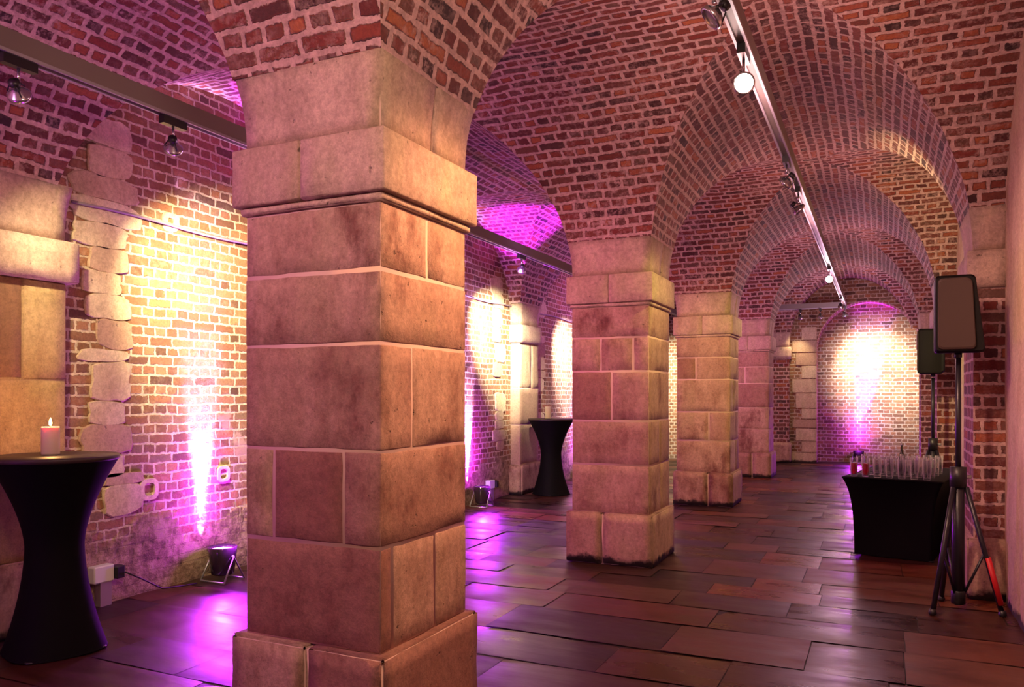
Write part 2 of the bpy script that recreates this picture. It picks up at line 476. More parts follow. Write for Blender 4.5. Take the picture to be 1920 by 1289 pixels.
b = MB(); wall_grid(b, (XLW, YB - .05), (XLW, YR + .1), -.02, H + .1, amp=.012)
rnd = random.Random(5)
def quoin_chain(b, x, nrm, yc, z0, z1, w0=.26, w1=.46, m=1):
    """irregular pale stones standing a little proud of the brick wall"""
    z = z0
    while z < z1:
        h = rnd.choice([.09, .13, .17, .22, .28]); wd = rnd.uniform(w0, w1) * (1.25 if z > 2.6 else 1); off = rnd.uniform(-.07, .07)
        if rnd.random() < .88:
            n = 18; cx = yc + off; cz = z + h / 2
            ring = []
            for k in range(n):
                a = 2 * PI * k / n
                ex = 5.0
                ca, sa = math.cos(a), math.sin(a)
                rr = (abs(ca) ** ex + abs(sa) ** ex) ** (-1 / ex) * (1 + .22 * noise.noise(Vector((ca * 1.5, sa * 1.5, z * 9))))
                ring.append((cx + rr * ca * wd / 2, cz + rr * sa * (h / 2 + .001)))
            tint = rnd.random(); base = len(b.v)
            for lev, (sc, dp) in enumerate(((1.0, -.02), (1.0, .007), (.95, .014))):
                for (yy, zz) in ring:
                    b.v.append((x + nrm * dp, cx + (yy - cx) * sc, cz + (zz - cz) * sc))
            for lev in range(2):
                for k in range(n):
                    q = [base + lev * n + k, base + lev * n + (k + 1) % n, base + (lev + 1) * n + (k + 1) % n, base + (lev + 1) * n + k]
                    b.face(q if nrm > 0 else q[::-1], m, tint)
            q = [base + 2 * n + k for k in range(n)]
            b.face(q if nrm > 0 else q[::-1], m, tint)
        z += h
for i in range(0, 5):
    yb0, yb1 = BANDS[i]
    if i == 1: yb0, yb1 = yb0 + .12, yb1 + .12
    quoin_chain(b, XLW, 1, yb1 + .42, .9, 3.35)
    quoin_chain(b, XLW, 1, yb0 - .42, .7, 3.1)
# low plaster boulder and the stone ringed sockets near the first uplighter
quoin_chain(b, XLW, 1, 4.02, .62, .85, .34, .36)
def ring(b, y, z, ro, ri, m=1):
    n = 16; base = len(b.v)
    for (r, dp) in ((ro, 0), (ro * .96, .015), (ri * 1.05, .015), (ri, -.01)):
        for k in range(n):
            a = 2 * PI * (k + .5) / n; e = (abs(math.cos(a)) ** 4 + abs(math.sin(a)) ** 4) ** -.25
            b.v.append((XLW + dp, y + r * e * math.cos(a), z + r * e * math.sin(a)))
    for l in range(3):
        for k in range(n):
            b.face((base + l * n + k, base + l * n + (k + 1) % n, base + (l + 1) * n + (k + 1) % n, base + (l + 1) * n + k), m, .1)
ring(b, 4.45, 2.86, .075, .03); ring(b, 4.25, .78, .085, .045); ring(b, 5.0, .83, .07, .04)
o = b.build('wall_left', [M['wallbrick'], M['palestone']], smooth=False)
tag(o, 'left brick wall with pale irregular stones let into it', kind='structure')

b = MB(); wall_grid(b, (XRW, YB - .05), (XRW, YR + .1), -.02, H + .1, flip=True)
o = b.build('wall_right', [M['rightstone']], smooth=True)
tag(o, 'right wall of pale dressed stone', kind='structure')
b = MB(); wall_grid(b, (XLW - .1, YB), (XRW + .1, YB), -.02, H + .1, flip=True)
o = b.build('wall_back', [M['wallbrick']], smooth=True)
tag(o, 'brick wall behind the camera', kind='structure')

# end wall with its round-headed recess
def build_end():
    b = MB(); x0, x1, xc = -1.27, .79, -.24; r = (x1 - x0) / 2; zs = 2.5; c = (x0 + x1) / 2
    wall_grid(b, (XLW - .1, YE), (x0, YE), -.02, H + .1, uo=20)
    wall_grid(b, (x1, YE), (XRW + .1, YE), -.02, H + .1, uo=5)
    def fn(u, v):
        t = PI * (1 - u); ax, az = c + r * math.cos(t), zs + r * math.sin(t)
        ex = c + (x1 - x0) / 2 * max(-1, min(1, math.cos(t) * 1.4142)); ez = H + .1
        ex = x0 + (x1 - x0) * u
        x, z = ax + (ex - ax) * v, az + (ez - az) * v
        return wob((x, YE, z), .006), (x, z)
    b.grid(fn, 40, 10)
    # reveal of the recess
    wall_grid(b, (x0, YE), (x0, YR), -.02, zs, 0, uo=3)
    wall_grid(b, (x1, YE), (x1, YR), -.02, zs, 0, uo=7, flip=True)
    def fs(u, v):
        t = PI * (1 - u)
        return wob((c + r * math.cos(t), YE + (YR - YE) * v, zs + r * math.sin(t)), .006), (v * .6, t * r)
    b.grid(fs, 40, 5)
    wall_grid(b, (x0 - .1, YR), (x1 + .1, YR), -.02, H, 0, amp=.01, uo=12)
    z = .0; k = 0
    rr = random.Random(3)
    while z < 2.75:
        h = rr.uniform(.2, .34); wd = (.5, .3, .42)[k % 3]; k += 1
        b.rough(x0 - wd, x0 + .012, YE - .025, YE + .1, z, z + h - .012, 1, rr.random(), step=.12, rnd=.02)
        z += h
    o = b.build('wall_front', [M['endbrick'], M['palestone']], smooth=False)
    tag(o, 'end wall with a round-headed brick recess and pale quoin stones', kind='structure')
build_end()

# ------------------------------------------------------------------ pillars
def courses(b, x0, x1, y0, y1, zl, seed, splits=None, gap=.004, tints=None):
    rr = random.Random(seed)
    b.box(x0 + .004, x1 - .004, y0 + .004, y1 - .004, zl[0] + .003, zl[-1] - .003, 1)
    for k in range(len(zl) - 1):
        z0, z1 = zl[k] + gap, zl[k + 1] - gap
        sp = splits.get(k) if splits else None
        if sp is None:
            ax = 'x' if k % 2 == 1 else 'y'
            fr = [rr.uniform(.3, .7)] if rr.random() < .8 else []
            sp = (ax, fr)
        ax, fr = sp; ed = [0.0] + list(fr) + [1.0]
        for n_, (e0, e1) in enumerate(zip(ed[:-1], ed[1:])):
            j = rr.uniform(-.002, .003); tn = tints[k][n_] if tints else rr.random()
            if ax == 'x':
                a0, a1 = x0 + (x1 - x0) * e0 + (gap if e0 > 0 else 0), x0 + (x1 - x0) * e1 - (gap if e1 < 1 else 0)
                b.rough(a0 - j, a1 + j, y0 - j, y1 + j, z0, z1, 0, tn, sd=rr.random() * 30)
            else:
                a0, a1 = y0 + (y1 - y0) * e0 + (gap if e0 > 0 else 0), y0 + (y1 - y0) * e1 - (gap if e1 < 1 else 0)
                b.rough(x0 - j, x1 + j, a0 - j, a1 + j, z0, z1, 0, tn, sd=rr.random() * 30)

def flare(b, x0, x1, y0, y1, left, right, ax=1.22, ay=1.67):
    out = []
    for (x, y, z) in b.v:
        s_ = 1 - math.sqrt(max(0, 1 - (max(0, z - ZS) / (H - ZS)) ** 2))
        fx, fy = (x - (x0 + x1) / 2) / ((x1 - x0) / 2), (y - (y0 + y1) / 2) / ((y1 - y0) / 2)
        if (fx < 0 and not left) or (fx > 0 and not right): fx = 0
        out.append((x + fx * ax * s_, y + fy * ay * s_, z))
    b.v = out
ZC = [.45, .88, 1.27, 1.71, 2.01, 2.285]
def pillar(i, label):
    x0, x1, (y0, y1) = XPL, XPR, BANDS[i]
    cx, cy = (x0 + x1) / 2, (y0 + y1) / 2
    e = empty('stone_pillar', (cx, cy, 0), 0, label, 'pillar', 'square stone pillars between the aisles')
    hx, hy = (x1 - x0) / 2, (y1 - y0) / 2
    rr = random.Random(100 + i)
    b = MB(); o = .042
    b.box(-hx - o + .012, hx + o - .012, -hy - o + .012, hy + o - .012, .0, .44, 1)
    s = rr.uniform(.4, .6)
    b.rough(-hx - o, -hx - o + (2 * hx + 2 * o) * s - .006, -hy - o, hy + o, .0, .452, 0, rr.random(), rnd=.03, amp=.008, sd=i * 3.1, wear=1)
    b.rough(-hx - o + (2 * hx + 2 * o) * s + .006, hx + o, -hy - o, hy + o, .0, .452, 0, rr.random(), rnd=.03, amp=.008, sd=i * 5.1, wear=1)
    b.build('base', [M['stone'], M['mortar']], e, True)
    b = MB()
    splits = {1: ('x', [.22, .74]), 2: ('y', [.33]), 0: ('y', [.12, .6]), 3: ('x', []), 4: ('y', [.5])} if i == 1 else \
             ({1: ('y', [.5]), 2: ('x', [.52]), 3: ('x', [.38, .8])} if i == 2 else None)
    courses(b, -hx, hx, -hy, hy, ZC, 200 + i, splits, tints=[[1, .2, .1], [.35, 1.05, .75], [.62, .2], [.45], [.25, .1]] if i == 1 else None)
    b.build('shaft', [M['stone'], M['mortar']], e, True)
    b = MB(); o = .043
    b.rough(-hx - .018, hx + .018, -hy - .018, hy + .018, 2.285, 2.318, 0, .3, rnd=.008, sd=i)
    b.box(-hx - o + .01, hx + o - .01, -hy - o + .01, hy + o - .01, 2.325, 2.55, 1)
    s = .5 if i != 1 else .47
    b.rough(-hx - o, -hx - o + (2 * hx + 2 * o) * s - .002, -hy - o, hy + o, 2.318, 2.568, 0, rr.random() * .6, rnd=.006, sd=i * 2.7)
    b.rough(-hx - o + (2 * hx + 2 * o) * s + .002, hx + o, -hy - o, hy + o, 2.318, 2.568, 0, rr.random() * .6, rnd=.006, sd=i * 4.7)
    b.build('capital', [M['capstone'], M['mortar']], e, True)
    b = MB()
    s = .55
    b.box(-hx + .012, hx - .012, -hy + .012, hy - .012, 2.55, 2.70, 1)
    b.rough(-hx, hx, -hy, -hy + 2 * hy * s - .003, 2.561, 2.885, 0, rr.random() * .5, rnd=.014, sd=i * 2.3, wear=1)
    b.rough(-hx, hx, -hy + 2 * hy * s + .003, hy, 2.561, 2.885, 0, rr.random() * .5, rnd=.014, sd=i * 6.3, wear=1)
    flare(b, -hx, hx, -hy, hy, True, True)
    b.build('springer', [M['capstone'], M['mortar']], e, True)
pillar(0, 'square stone pillar behind the camera')
pillar(1, 'nearest and largest square stone pillar, left of centre')
pillar(2, 'second nearest square stone pillar, right of the far cocktail table')
pillar(3, 'third square stone pillar, half hidden behind the second')
pillar(4, 'farthest free-standing stone pillar, nearest the bright end wall')

def box_uv(b, x0, x1, y0, y1, z0, z1, m=0):
    for (p0, p1, uo, fl) in (((x0, y0), (x1, y0), 0, False), ((x1, y0), (x1, y1), 3.1, False), ((x1, y1), (x0, y1), 7.3, False), ((x0, y1), (x0, y0), 5.2, False)):
        L = math.hypot(p1[0] - p0[0], p1[1] - p0[1])
        def fn(u, v):
            return (p0[0] + (p1[0] - p0[0]) * u, p0[1] + (p1[1] - p0[1]) * u, z0 + (z1 - z0) * v), (u * L + uo, z0 + (z1 - z0) * v)
        b.grid(fn, max(2, int(L / .12)), max(2, int((z1 - z0) / .12)), m)

def pilaster(side, i, label, brick, dz=0.0, dy=0.0):
    if side == 'l': x0, x1 = XLW - .05, XLF
    else: x0, x1 = XRF, XRW + .05
    (y0, y1) = BANDS[i] if i < 5 else (YRESP, YE + .05)
    y0 += dy; y1 += dy
    cx, cy = (XLW if side == 'l' else XRW), (y0 + y1) / 2
    if i == 5: x0, x1, cx = XPL, XPR, (XPL + XPR) / 2
    e = empty('wall_pilaster', (cx, cy, 0), 0, label, 'pilaster', 'pilasters along the side walls')
    x0 -= cx; x1 -= cx; y0 -= cy; y1 -= cy
    oy = .06 if side == 'l' and i == 1 else .04; ox0 = oy if side == 'r' or i == 5 else 0; ox1 = oy if side == 'l' or i == 5 else 0
    b = MB(); b.rough(x0 - ox0, x1 + ox1, y0 - oy, y1 + oy, 0, .45, 0, .4, rnd=.03, amp=.008, sd=i * 3.3 + cx, wear=1)
    b.build('base', [M['stone']], e, True)
    b = MB()
    if brick:
        box_uv(b, x0, x1, y0, y1, .45, 2.29 + dz)
        b.build('shaft', [M['pierbrick']], e, True)
    else:
        courses(b, x0, x1, y0, y1, [.45, 1.05, 1.6, 2.29 + dz], 300 + i, {0: ('y', []), 1: ('y', []), 2: ('y', [.6])})
        b.build('shaft', [M['goldstone'] if i == 1 else M['palestone'], M['goldstone'] if i == 1 else M['mortar']], e, True)
    b = MB(); b.rough(x0 - ox0, x1 + ox1, y0 - oy, y1 + oy, 2.29 + dz, 2.561 + dz, 0, .2, rnd=.012, sd=i * 1.3 + cx)
    b.build('capital', [M['capstone']], e, True)
    b = MB(); b.rough(x0, x1, y0, y1, 2.561 + dz, 2.885, 0, .3, rnd=.014, sd=i * 2.3 + cx, wear=1)
    flare(b, x0, x1, y0, y1, side == 'r' or i == 5, side == 'l' or i == 5)
    b.build('springer', [M['capstone']], e, True)
pilaster('l', 0, 'stone pilaster on the left wall behind the camera', False)
pilaster('l', 1, 'candle-lit stone pilaster behind the near cocktail table', False, -.05, .12)
pilaster('l', 2, 'stone pilaster on the left wall hidden behind the nearest pillar', False)
pilaster('l', 3, 'stone pilaster behind the far cocktail table', False)
pilaster('l', 4, 'stone pilaster on the left wall at its far end', False)
pilaster('r', 0, 'brick pilaster on the right wall behind the camera', True)
pilaster('r', 1, 'brick pilaster on the right wall just outside the frame', True)
pilaster('r', 2, 'red brick pilaster behind the nearer loudspeaker stand', True)
pilaster('r', 3, 'middle red brick pilaster on the right wall, seen under the loudspeaker', True)
pilaster('r', 4, 'farthest brick pilaster on the right wall, a narrow dark strip', True)
pilaster('l', 5, 'brick pilaster with a stone block on the end wall', True)

# ------------------------------------------------------------------ lighting tracks
def track(p0, p1, label, hang):
    e = empty('lighting_track', p0, 0, label, 'lighting track', 'ceiling lighting tracks')
    d = Vector(p1) - Vector(p0); L = d.length; ang = math.atan2(d.y, d.x) - PI / 2
    e.rotation_euler = (0, 0, ang)
    b = MB(); b.box(-.028, .028, 0, L, -.045, .06); b.build('beam', [M['track']], e)
    b = MB(); b.box(-.034, -.020, 0, L, -.062, -.045); b.box(.020, .034, 0, L, -.062, -.045); b.build('rail', [M['rail']], e)
    for y in hang:
        b = MB(); zt = H - p0[2] + .05
        b.tube([(0, y, .05), (0, y, zt)], .006, 6); b.build('hanger_rod', [M['metal']], e)
track((TRX, -1.0, TRZ), (TRX, 18.3, TRZ), 'long lighting track down the middle of the main aisle', [])
track((TLX, -1.0, TLZ), (TLX, 17.5, TLZ), 'lighting track crossing the left aisle behind the nearest pillar', [])
track((TRX - .06, 18.0, TRZ), (-2.3, 18.0, TRZ), 'short cross track at the end wall', [])

def spot(x, y, z, aimv, lit, label, drop=.24, group='track spotlights'):
    """adapter, stem and a round open lamp ring hanging under the track"""
    e = empty('track_spotlight', (x, y, z - .062), 0, label, 'spotlight', group)
    b = MB(); b.box(-.022, .022, -.09, .09, -.05, 0); b.build('adapter', [M['black']], e)
    hz = -drop + .062
    b = MB(); b.tube([(0, 0, -.05), (0, 0, hz + .055)], .008, 8)
    b.build('stem', [M['chrome']], e, True)
    q = Vector(aimv).to_track_quat('Z', 'Y')
    b = MB()
    b.lathe([(.012, -.030), (.03, -.022), (.052, .0), (.058, .004), (.058, .024), (.050, .026), (.047, .01), (.02, -.012), (0, -.02)], 24)
    b.v = [tuple(q @ Vector(v) + Vector((0, 0, hz))) for v in b.v]
    hd = b.build('lamp_ring', [M['chrome']], e, True)
    b = MB(); b.lathe([(0, .012), (.03, .014), (.044, .012)], 16, cap=False)
    b.v = [tuple(q @ Vector(v) + Vector((0, 0, hz))) for v in b.v]
    b.build('lens', [M['lens_w'] if lit else M['lens_d']], e)
    b = MB()
    for k in range(3):
        a = k * 2 * PI / 3
        b.tube([(.05 * math.cos(a), .05 * math.sin(a), -.01), (.02 * math.cos(a), .02 * math.sin(a), -.06)], .004, 6)
    b.lathe([(.025, -.075), (.028, -.05), (.02, -.045)], 12)
    b.v = [tuple(q @ Vector(v) + Vector((0, 0, hz))) for v in b.v]
    b.build('heat_sink', [M['black']], e, True)
    return Vector((x, y, z - drop))

SPOTS = [  # x, y, z, aim, lit, label
    (TRX, 3.50, TRZ, (-1, -.3, -.9), False, 'chrome spotlight at the top edge of the picture, first on the main track'),
    (TRX, 4.33, TRZ, (.25, -1, -.42), True, 'brightest white spotlight, glaring from the main track'),
    (TRX, 6.47, TRZ, (-.9, .4, -.8), False, 'upper of the two close-set dim spotlights halfway down the main track'),
    (TRX, 7.45, TRZ, (.9, .5, -.8), False, 'lower of the two close-set dim spotlights halfway down the main track'),
    (TRX, 12.2, TRZ, (.05, -1, -.14), True, 'small far spotlight glaring over the end wall'),
    (TRX, 16.0, TRZ, (.1, 1, -.6), False, 'dark spotlight on the main track just short of the end wall'),
    (TRX, 17.8, TRZ, (.3, .5, -1), False, 'last dark spotlight where the main track meets the cross track'),
    (TLX, 2.59, TLZ, (-.6, .8, -.6), False, 'spotlight at the upper left corner of the picture'),
    (TLX, 3.57, TLZ, (-.7, .7, -.7), False, 'spotlight under the left track beside the nearest pillar'),
    (TLX, 8.88, TLZ, (-.6, .8, -.7), False, 'spotlight under the left track between the two nearest pillars'),
    (-1.55, 18.0, TRZ, (.3, .6, -1), False, 'left dark spotlight on the short cross track'),
    (-1.15, 18.0, TRZ, (.1, .5, -1), False, 'right dark spotlight on the short cross track'),
]
HEAD = [spot(*a) for a in SPOTS]

# beams of the spotlights, plus added fill beams
def beam(i, to, col, p, cone, blend=.7, r=.04, off=.12):
    d = (Vector(to) - HEAD[i]).normalized()
    light('SPOT', HEAD[i] + d * off, col, p, r, HEAD[i] + d * 3, cone, blend, 'spot_or_fill_beam')
beam(8, (XLW, 5.45, 1.85), (1, .84, .42), 1350, 84, 1.0)         # wall wash behind the nearest pillar
beam(7, (XLW, 4.15, 1.75), (1, .78, .42), 230, 70, 1.0)
beam(9, (XLW, 10.15, 2.3), (1, .90, .60), 2400, 55, 1.0)
light('SPOT', (TLX, 12.2, 3.1), (1, .85, .8), 2200, .04, (XLW, 13.2, 2.0), 60, 1.0, 'spot_or_fill_beam')
beam(0, (XPR, 3.0, 1.7), (1, .46, .20), 280, 75, 1.0)            # warm light on the nearest pillar
beam(2, (XPR, 7.0, 1.6), (1, .76, .20), 110, 80, 1.0)
beam(3, (XPR, 11.0, 1.6), (1, .86, .12), 260, 50, 1.0)
beam(4, (XPR, 11.1, 1.7), (1, .80, .12), 60, 60, 1.0)
beam(1, (XRW, 5.0, 2.0), (1, .56, .38), 360, 90, 1.0)            # right wall, bay by bay
beam(3, (XRW, 8.7, 2.2), (1, .82, .36), 700, 70, 1.0)
beam(2, (XRW + .2, 9.6, 3.5), (1, .80, .36), 380, 50, 1.0)
beam(4, (XRW, 13.0, 2.1), (1, .80, .45), 350, 80, 1.0)
light('SPOT', (TLX, 16.6, 3.1), (1, .88, .62), 1500, .04, (-4.3, YE, 1.6), 70, 1.0, 'spot_or_fill_beam')
beam(5, (-.02, YR, 2.1), (1, .93, .84), 1100, 50, .9)               # end wall
beam(6, (-.1, YR, 2.1), (1, .90, .76), 1100, 70, .9)
beam(10, (-1.7, YE, 1.9), (1, .75, .4), 60, 70, .9)
for y0, p, c_ in ((.2, 110, (1, .34, .56)), (4.3, 190, (1, .22, .42)), (8.3, 150, (1, .32, .34)), (12.6, 150, (1, .25, .55))):  # pink fill spots added to colour the pillar fronts, without lamp heads
    i_ = [2.63, 6.68, 10.73, 14.78][(.2, 4.3, 8.3, 12.6).index(y0)]
    light('SPOT', (TLX + .3, y0, 3.05), c_, p, .06, (-2.17, i_, 1.55), 75, .9, 'spot_or_fill_beam')

# ------------------------------------------------------------------ uplighters
def uplight(x, y, label, power=1.0, wall=(-1, 0, 0), col=1.0):
    e = empty('uplighter', (x, y, 0), 0, label, 'uplighter', 'purple floor uplighters along the left wall')
    b = MB(); b.lathe([(.075, .05), (.09, .06), (.105, .20), (.115, .27), (.11, .275), (.10, .255), (.05, .2), (0, .19)], 24)
    b.build('casing', [M['smoke']], e, True)
    b = MB(); b.lathe([(0, .252), (.05, .254), (.098, .252)], 20, cap=False); b.build('lens', [M['lens_p']], e)
    for sx in (-1, 1):
        b = MB(); b.tube([(sx * .125, -.11, .008), (sx * .118, 0, .2), (sx * .125, .11, .008)], .008, 8)
        b.tube([(sx * .118, 0, .2), (sx * .1, 0, .2)], .012, 8); b.build('stand_leg', [M['metal']], e, True)
    for sy in (-1, 1):
        b = MB(); b.tube([(-.125, sy * .11, .01), (.125, sy * .11, .01)], .007, 8); b.build('stand_bar', [M['metal']], e, True)
    L = Vector((x, y, .29))
    wx = Vector(wall)
    light('SPOT', L, PUR, 5500 * power, .03, L + Vector((.10, .16, 1)), 22, .7, 'uplighter_beam')
    E = L + wx * .10
    light('SPOT', E, (.80, .45, 1.0), 3200 * col, .02, E + wx * .15 + Vector((0, 0, 1)), 21, .9, 'uplighter_beam')
    E2 = L + wx * .17
    light('SPOT', E2, (.84, .46, 1.0), 700 * col, .015, E2 + wx * .09 + Vector((0, 0, 1)), 26, 1.0, 'uplighter_beam')
    E3 = L + wx * .205
    light('SPOT', E3, (.84, .44, 1.0), 60 * col, .01, E3 + wx * .08 + Vector((0, 0, 1)), 44, 1.0, 'uplighter_beam')
    light('SPOT', E, PUR, 420 * power, .03, E + wx * .22 + Vector((0, 0, 1)), 52, 1.0, 'uplighter_beam')
    light('SPOT', L, PUR, 130 * power, .05, L + wx * .2 + Vector((0, 0, 1)), 120, 1.0, 'uplighter_beam')
    light('SPOT', L + Vector((0, 0, .02)), PUR, 300 * power, .05, L + Vector((0, 0, .02)) - wx + Vector((0, -.55, -.42)), 100, 1.0, 'uplighter_fill')  # added fill that tints the floor purple; the lens itself faces up
    light('POINT', L - wx * .13 + Vector((0, 0, .05)), PUR, 22 * power, .05, name='uplighter_fill')  # added purple fill point beside the lens
uplight(XLW + .24, 4.76, 'purple floor uplighter against the left wall beside the nearest pillar')
uplight(XLW + .22, 9.37, 'purple floor uplighter seen just right of the nearest pillar')
uplight(XLW + .24, 13.6, 'purple floor uplighter hidden behind the second pillar')
uplight(XLW + .24, .5, 'purple floor uplighter behind the camera')
uplight(-.42, YR - .28, 'purple floor uplighter at the foot of the end wall', .8, (0, 1, 0), .12)

# ------------------------------------------------------------------ tables
def cocktail(x, y, rz, label):
    e = empty('cocktail_table', (x, y, 0), rz, label, 'table', 'tall cocktail tables in black stretch covers')
    prof = []
    for k in range(30):
        t = k / 29; z = 1.115 * t
        if t < .55: s = (.55 - t) / .55; r = .155 + (.275 - .155) * s ** 1.75
        else: s = (t - .55) / .45; r = .155 + (.340 - .155) * s ** 1.6
        prof.append((r, z + .004))
    b = MB(); b.lathe(prof, 48, rfn=lambda a, z: 1 + .05 * max(0, 1 - z / .5) ** 1.5 * math.cos(4 * a), cap=False)
    b.build('stretch_cover', [M['cloth']], e, True)
    b = MB(); b.lathe([(.34, 1.115), (.347, 1.122), (.347, 1.138), (.342, 1.144), (.0, 1.145)], 48, cap=False); b.build('tabletop', [M['clothtop']], e, True)
    for k in range(4):
        a = k * PI / 2
        b = MB(); b.lathe([(.03, 0), (.034, .006), (.03, .012)], 12, c=(.262 * math.cos(a), .262 * math.sin(a), 0)); b.build('foot', [M['black']], e, True)
cocktail(-4.42, 3.06, .5, 'near black cocktail table at the left edge of the picture')
cocktail(-4.50, 11.0, .3, 'far black cocktail table between the two nearest pillars')

def candle(x, y, z, r, h, lit, label):
    e = empty('candle', (x, y, z), 0, label, 'candle', 'pillar candles on the cocktail tables')
    b = MB(); b.lathe([(r * .97, 0), (r, .006), (r, h - .008), (r * .93, h), (r * .5, h - .008), (0, h - .01)], 28); b.build('wax', [M['wax']], e, True)
    b = MB(); b.tube([(0, 0, h - .012), (0, 0, h + .012)], .002, 6); b.build('wick', [M['wick']], e)
    if lit:
        b = MB(); b.lathe([(0, h + .004), (.007, h + .012), (.009, h + .022), (.005, h + .04), (0, h + .056)], 12); b.build('flame', [M['flame']], e, True)
        light('POINT', (x, y, z + h + .05), (1, .5, .16), 9, .02, name='candle_light')
candle(-4.49, 3.08, 1.145, .05, .165, True, 'lit cream pillar candle on the near cocktail table')
candle(-4.55, 11.0, 1.145, .045, .18, False, 'unlit cream pillar candle on the far cocktail table')

def trestle(x, y, rz):
    e = empty('drinks_table', (x, y, 0), rz, 'low rectangular table in a black stretch cover holding rows of glasses', 'table')
    W, D, Ht = .42, .75, .72
    b = MB()
    nu, nv = 96, 20
    def fn(u, v):
        z = .003 + Ht * v
        a = u * 4
        s = (1 - v)
        q_ = 1 - math.exp(-4.0 * s); hx, hy = W - .095 * q_, D - .07 * q_
        pin = .05 * math.sin(PI * min(1, max(0, (1 - v) * 1.02)))
        k = int(a) % 4; f = a - int(a)
        bow = pin * math.sin(PI * f)
        if k == 0: px, py = -hx + 2 * hx * f, -hy + bow
        elif k == 1: px, py = hx - bow, -hy + 2 * hy * f
        elif k == 2: px, py = hx - 2 * hx * f, hy - bow
        else: px, py = -hx + bow, hy - 2 * hy * f
        arch = .0
        return (px, D + py, z + arch * s)
    b.grid(fn, nu, nv); b.build('stretch_cover', [M['cloth']], e, True)
    b = MB(); b.rough(-W - .004, W + .004, -.004, 2 * D + .004, Ht - .005, Ht + .012, 0, rnd=.006, amp=0)
    b.build('tabletop', [M['cloth']], e, True)
    for sx in (-1, 1):
        for py in (.08, 2 * D - .08):
            b = MB(); b.lathe([(.022, 0), (.026, .005), (.022, .01)], 12, c=(sx * (W - .10), py, 0)); b.build('foot', [M['black']], e, True)
    return e
TT = (.09, 7.95, math.radians(-11))
tt = trestle(*TT)
def tpos(lx, ly):
    c, s = math.cos(TT[2]), math.sin(TT[2])
    return TT[0] + lx * c - ly * s, TT[1] + lx * s + ly * c
def glass_proto(fill):
    e = empty('drinking_glass', (0, 0, 0), 0)
    b = MB(); b.lathe([(.0, .0), (.028, .0), (.030, .004), (.034, .06), (.037, .175), (.0345, .175), (.0315, .06), (.027, .016), (0, .016)], 20, cap=False)
    b.build('tumbler', [M['glass']], e, True)
    if fill:
        b = MB(); b.lathe([(0, .017), (.0255, .017), (.028, .06), (.029, .125), (0, .125)], 20, cap=False); b.build('drink', [M['drink']], e, True)
    return e
gp, gr = glass_proto(False), glass_proto(True)
used = {id(gp): False, id(gr): False}
NAMES = ['leftmost', 'second from left', 'third from left', 'middle', 'third from right', 'second from right', 'rightmost']
for row in range(4):
    for k in range(7):
        pr = gr if (row == 0 and k in (0, 1)) else gp
        if not used[id(pr)]: g = pr; used[id(pr)] = True
        else: g = copy_tree(pr)
        lx, ly = -.335 + k * .103, .09 + row * .24
        px, py = tpos(lx, ly)
        g.location = (px, py, .7325); g['category'] = 'glass'; g['group'] = 'glasses on the black drinks table'
        if row == 0:
            g['label'] = NAMES[k] + (' glass of the front row, holding a red drink' if k < 2 else ' empty glass of the front row on the drinks table')
        else:
            g['label'] = 'empty glass in the rows behind the front row on the drinks table'
            g['group'] = 'back rows of glasses on the drinks table'
px, py = tpos(-.07, .95)
e = empty('oil_bottle', (px, py, .7325), 0, 'dark slender bottle standing tallest among the glasses', 'bottle')
b = MB(); b.lathe([(.03, 0), (.034, .01), (.034, .12), (.026, .16), (.012, .19), (.011, .25)], 20); b.build('bottle_body', [plain('dark_bottle_glass', (.02, .015, .012), .1)], e, True)
b = MB(); b.lathe([(.012, .25), (.013, .27), (.004, .28), (.003, .31)], 12); b.build('pourer', [M['chrome']], e, True)

# ------------------------------------------------------------------ loudspeakers
def stand(x, y, rz, zt, label, red=False):
    e = empty('speaker_stand', (x, y, 0), rz, label, 'speaker stand', 'tripod speaker stands')
    b = MB(); b.tube([(0, 0, .06), (0, 0, .95)], .040, 16); b.build('lower_pole', [M['tripod']], e, True)
    b = MB(); b.tube([(0, 0, .9), (0, 0, zt)], .0185, 14); b.build('upper_pole', [M['tripod']], e, True)
    b = MB(); b.tube([(0, 0, .86), (0, 0, 1.0)], .052, 16); b.build('collar', [M['black']], e, True)
    b = MB(); b.tube([(.04, 0, .93), (.085, 0, .93)], .014, 10); b.build('knob', [M['metal']], e, True)
    for k in range(3):
        a = math.radians(90 + 120 * k); c, s = math.cos(a), math.sin(a)
        b = MB(); p0, p1 = Vector((.05 * c, .05 * s, .86)), Vector((.26 * c, .26 * s, .015))
        b.tube([p0, p1], .017, 10); lg = b.build('leg', [M['tripod']], e, True)
        b = MB(); b.lathe([(.022, 0), (.026, .01), (.02, .04)], 12, c=(.262 * c, .262 * s, 0)); b.build('rubber_foot', [M['black']], lg, True)
        if red and k == 2:
            d = Vector((-s, c, 0)) * 0
            q0, q1 = p0.lerp(p1, .56), p0.lerp(p1, .93)
            b = MB(); b.tube([q0 + Vector((.006, -.006, 0)), q1 + Vector((.006, -.006, 0))], .0195, 10); tag(b.build('red_sleeve', [M['red']], lg, True), 'bright red sleeve')
        b = MB(); b.tube([(.035 * c, .035 * s, .12), tuple(p0.lerp(p1, .52))], .009, 8); b.build('brace', [M['tripod']], e, True)
    b = MB(); b.lathe([(.03, .04), (.045, .05), (.045, .13), (.04, .14)], 16); b.build('bottom_collar', [M['black']], e, True)
    return e
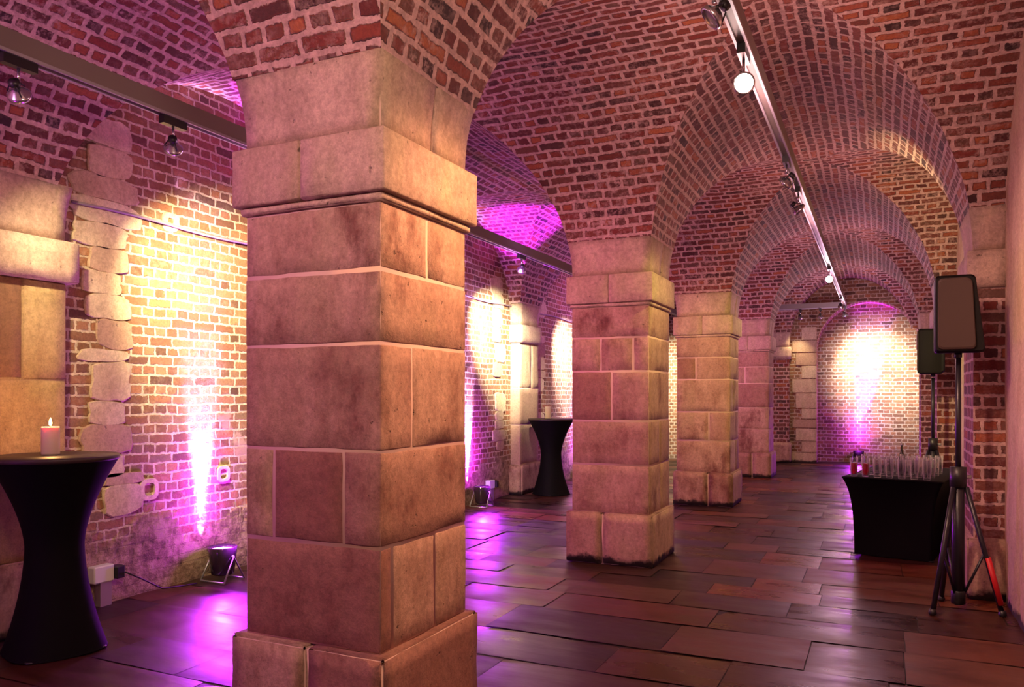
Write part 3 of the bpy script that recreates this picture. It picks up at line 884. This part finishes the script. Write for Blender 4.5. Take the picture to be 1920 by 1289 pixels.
def speaker(x, y, z, rz, label):
    e = empty('loudspeaker', (x, y, z), rz, label, 'loudspeaker', 'black loudspeakers on tripod stands')
    def outline(x0, x1, xt, z1, r, n=6):
        pts = []
        cs = [((x0 + r, r), PI, 1.5 * PI), ((x1 - r, r), 1.5 * PI, 2 * PI), ((xt - r * 1.6, z1 - r * 1.6), 0, PI / 2), ((x0 + r, z1 - r), PI / 2, PI)]
        for j, (c, a0, a1) in enumerate(cs):
            rr = r * 1.6 if j == 2 else r
            for k in range(n + 1):
                a = a0 + (a1 - a0) * k / n; pts.append((c[0] + rr * math.cos(a), c[1] + rr * math.sin(a)))
        return pts
    o = outline(-.15, .15, .095, .53, .022)
    b = MB(); n = len(o); cxx, czz = -.01, .26
    levels = [(-.145, .95), (-.13, 1.0), (.08, .98), (.12, .85)]
    for (yy, sc) in levels:
        for (px, pz) in o: b.v.append((cxx + (px - cxx) * sc, yy, czz + (pz - czz) * sc))
    for l in range(len(levels) - 1):
        for k in range(n): b.face((l * n + k, l * n + (k + 1) % n, (l + 1) * n + (k + 1) % n, (l + 1) * n + k))
    b.face([k for k in range(n)]); b.face([(len(levels) - 1) * n + k for k in range(n)][::-1])
    b.build('cabinet', [M['cabinet']], e, True)
    for p in e.children[-1].data.polygons: p.use_smooth = len(p.vertices) == 4
    b = MB(); o2 = outline(-.135, .095, .075, .49, .03)
    for (yy, sc) in ((-.145, 1.0), (-.158, .985), (-.163, .93)):
        for (px, pz) in o2: b.v.append((cxx + (px - cxx) * sc, yy, .02 + (pz - .0) * sc + (1 - sc) * .24))
    for l in range(2):
        for k in range(n): b.face((l * n + k, l * n + (k + 1) % n, (l + 1) * n + (k + 1) % n, (l + 1) * n + k))
    b.face([2 * n + k for k in range(n)]); b.build('grille', [M['grille']], e, False)
    b = MB(); b.tube([(0, 0, -.029), (0, 0, .004)], .024, 12); b.build('pole_socket', [M['black']], e, True)
    return e
stand(.495, 6.27, math.radians(20), 1.76, 'nearer black tripod stand with a red sleeve on one leg', True)
speaker(.495, 6.27, 1.79, math.radians(0), 'nearer and larger black loudspeaker on its stand before the brick pilaster')
stand(.56, 10.32, math.radians(-15), 1.70, 'farther black tripod stand behind the drinks table')
speaker(.56, 10.32, 1.74, math.radians(-95), 'farther black loudspeaker, seen narrow left of the nearer one')

# ------------------------------------------------------------------ wall services
def socket(y, x, label, s=1.0):
    e = empty('socket_post', (x, y, 0), 0, label, 'socket', 'sockets on short conduits at the foot of the left wall')
    b = MB(); b.box(-.01, .045, -.045, .045, 0, .17); b.build('conduit', [M['conduit']], e)
    b = MB(); b.rough(-.02, .055, -.10, .06, .17, .29, 0, rnd=.006, amp=0); b.build('socket_box', [M['socket']], e)
    b = MB(); b.rough(.0, .08, .06, .13, .18, .27, 0, rnd=.006, amp=0); b.build('plug', [M['black']], e)
    return e
socket(4.03 - .2, XLW + .03, 'grey double socket with a black plug behind the near cocktail table')
socket(9.98, XLW + .03, 'small dark socket on the wall foot left of the far cocktail table')
b = MB(); pts = []
for k in range(60):
    y = 3.6 + k * (14.2 / 59); pts.append((XLW + .03, y, 2.83 + .01 * math.sin(k * .9)))
b.tube(pts, .011, 8); tag(b.build('wall_cable', [M['conduit']], None, True), 'thin grey cable running level along the left brick wall', 'cable')
pts = [(XLW + .12, 3.95, .22), (XLW + .1, 4.1, .14), (XLW + .09, 4.3, .02), (XLW + .15, 4.48, .012), (XLW + .17, 4.56, .012)]
b = MB(); b.tube(pts, .006, 6); tag(b.build('power_cable', [M['black']], None, True), 'thin black power lead from the socket to the near uplighter', 'cable')
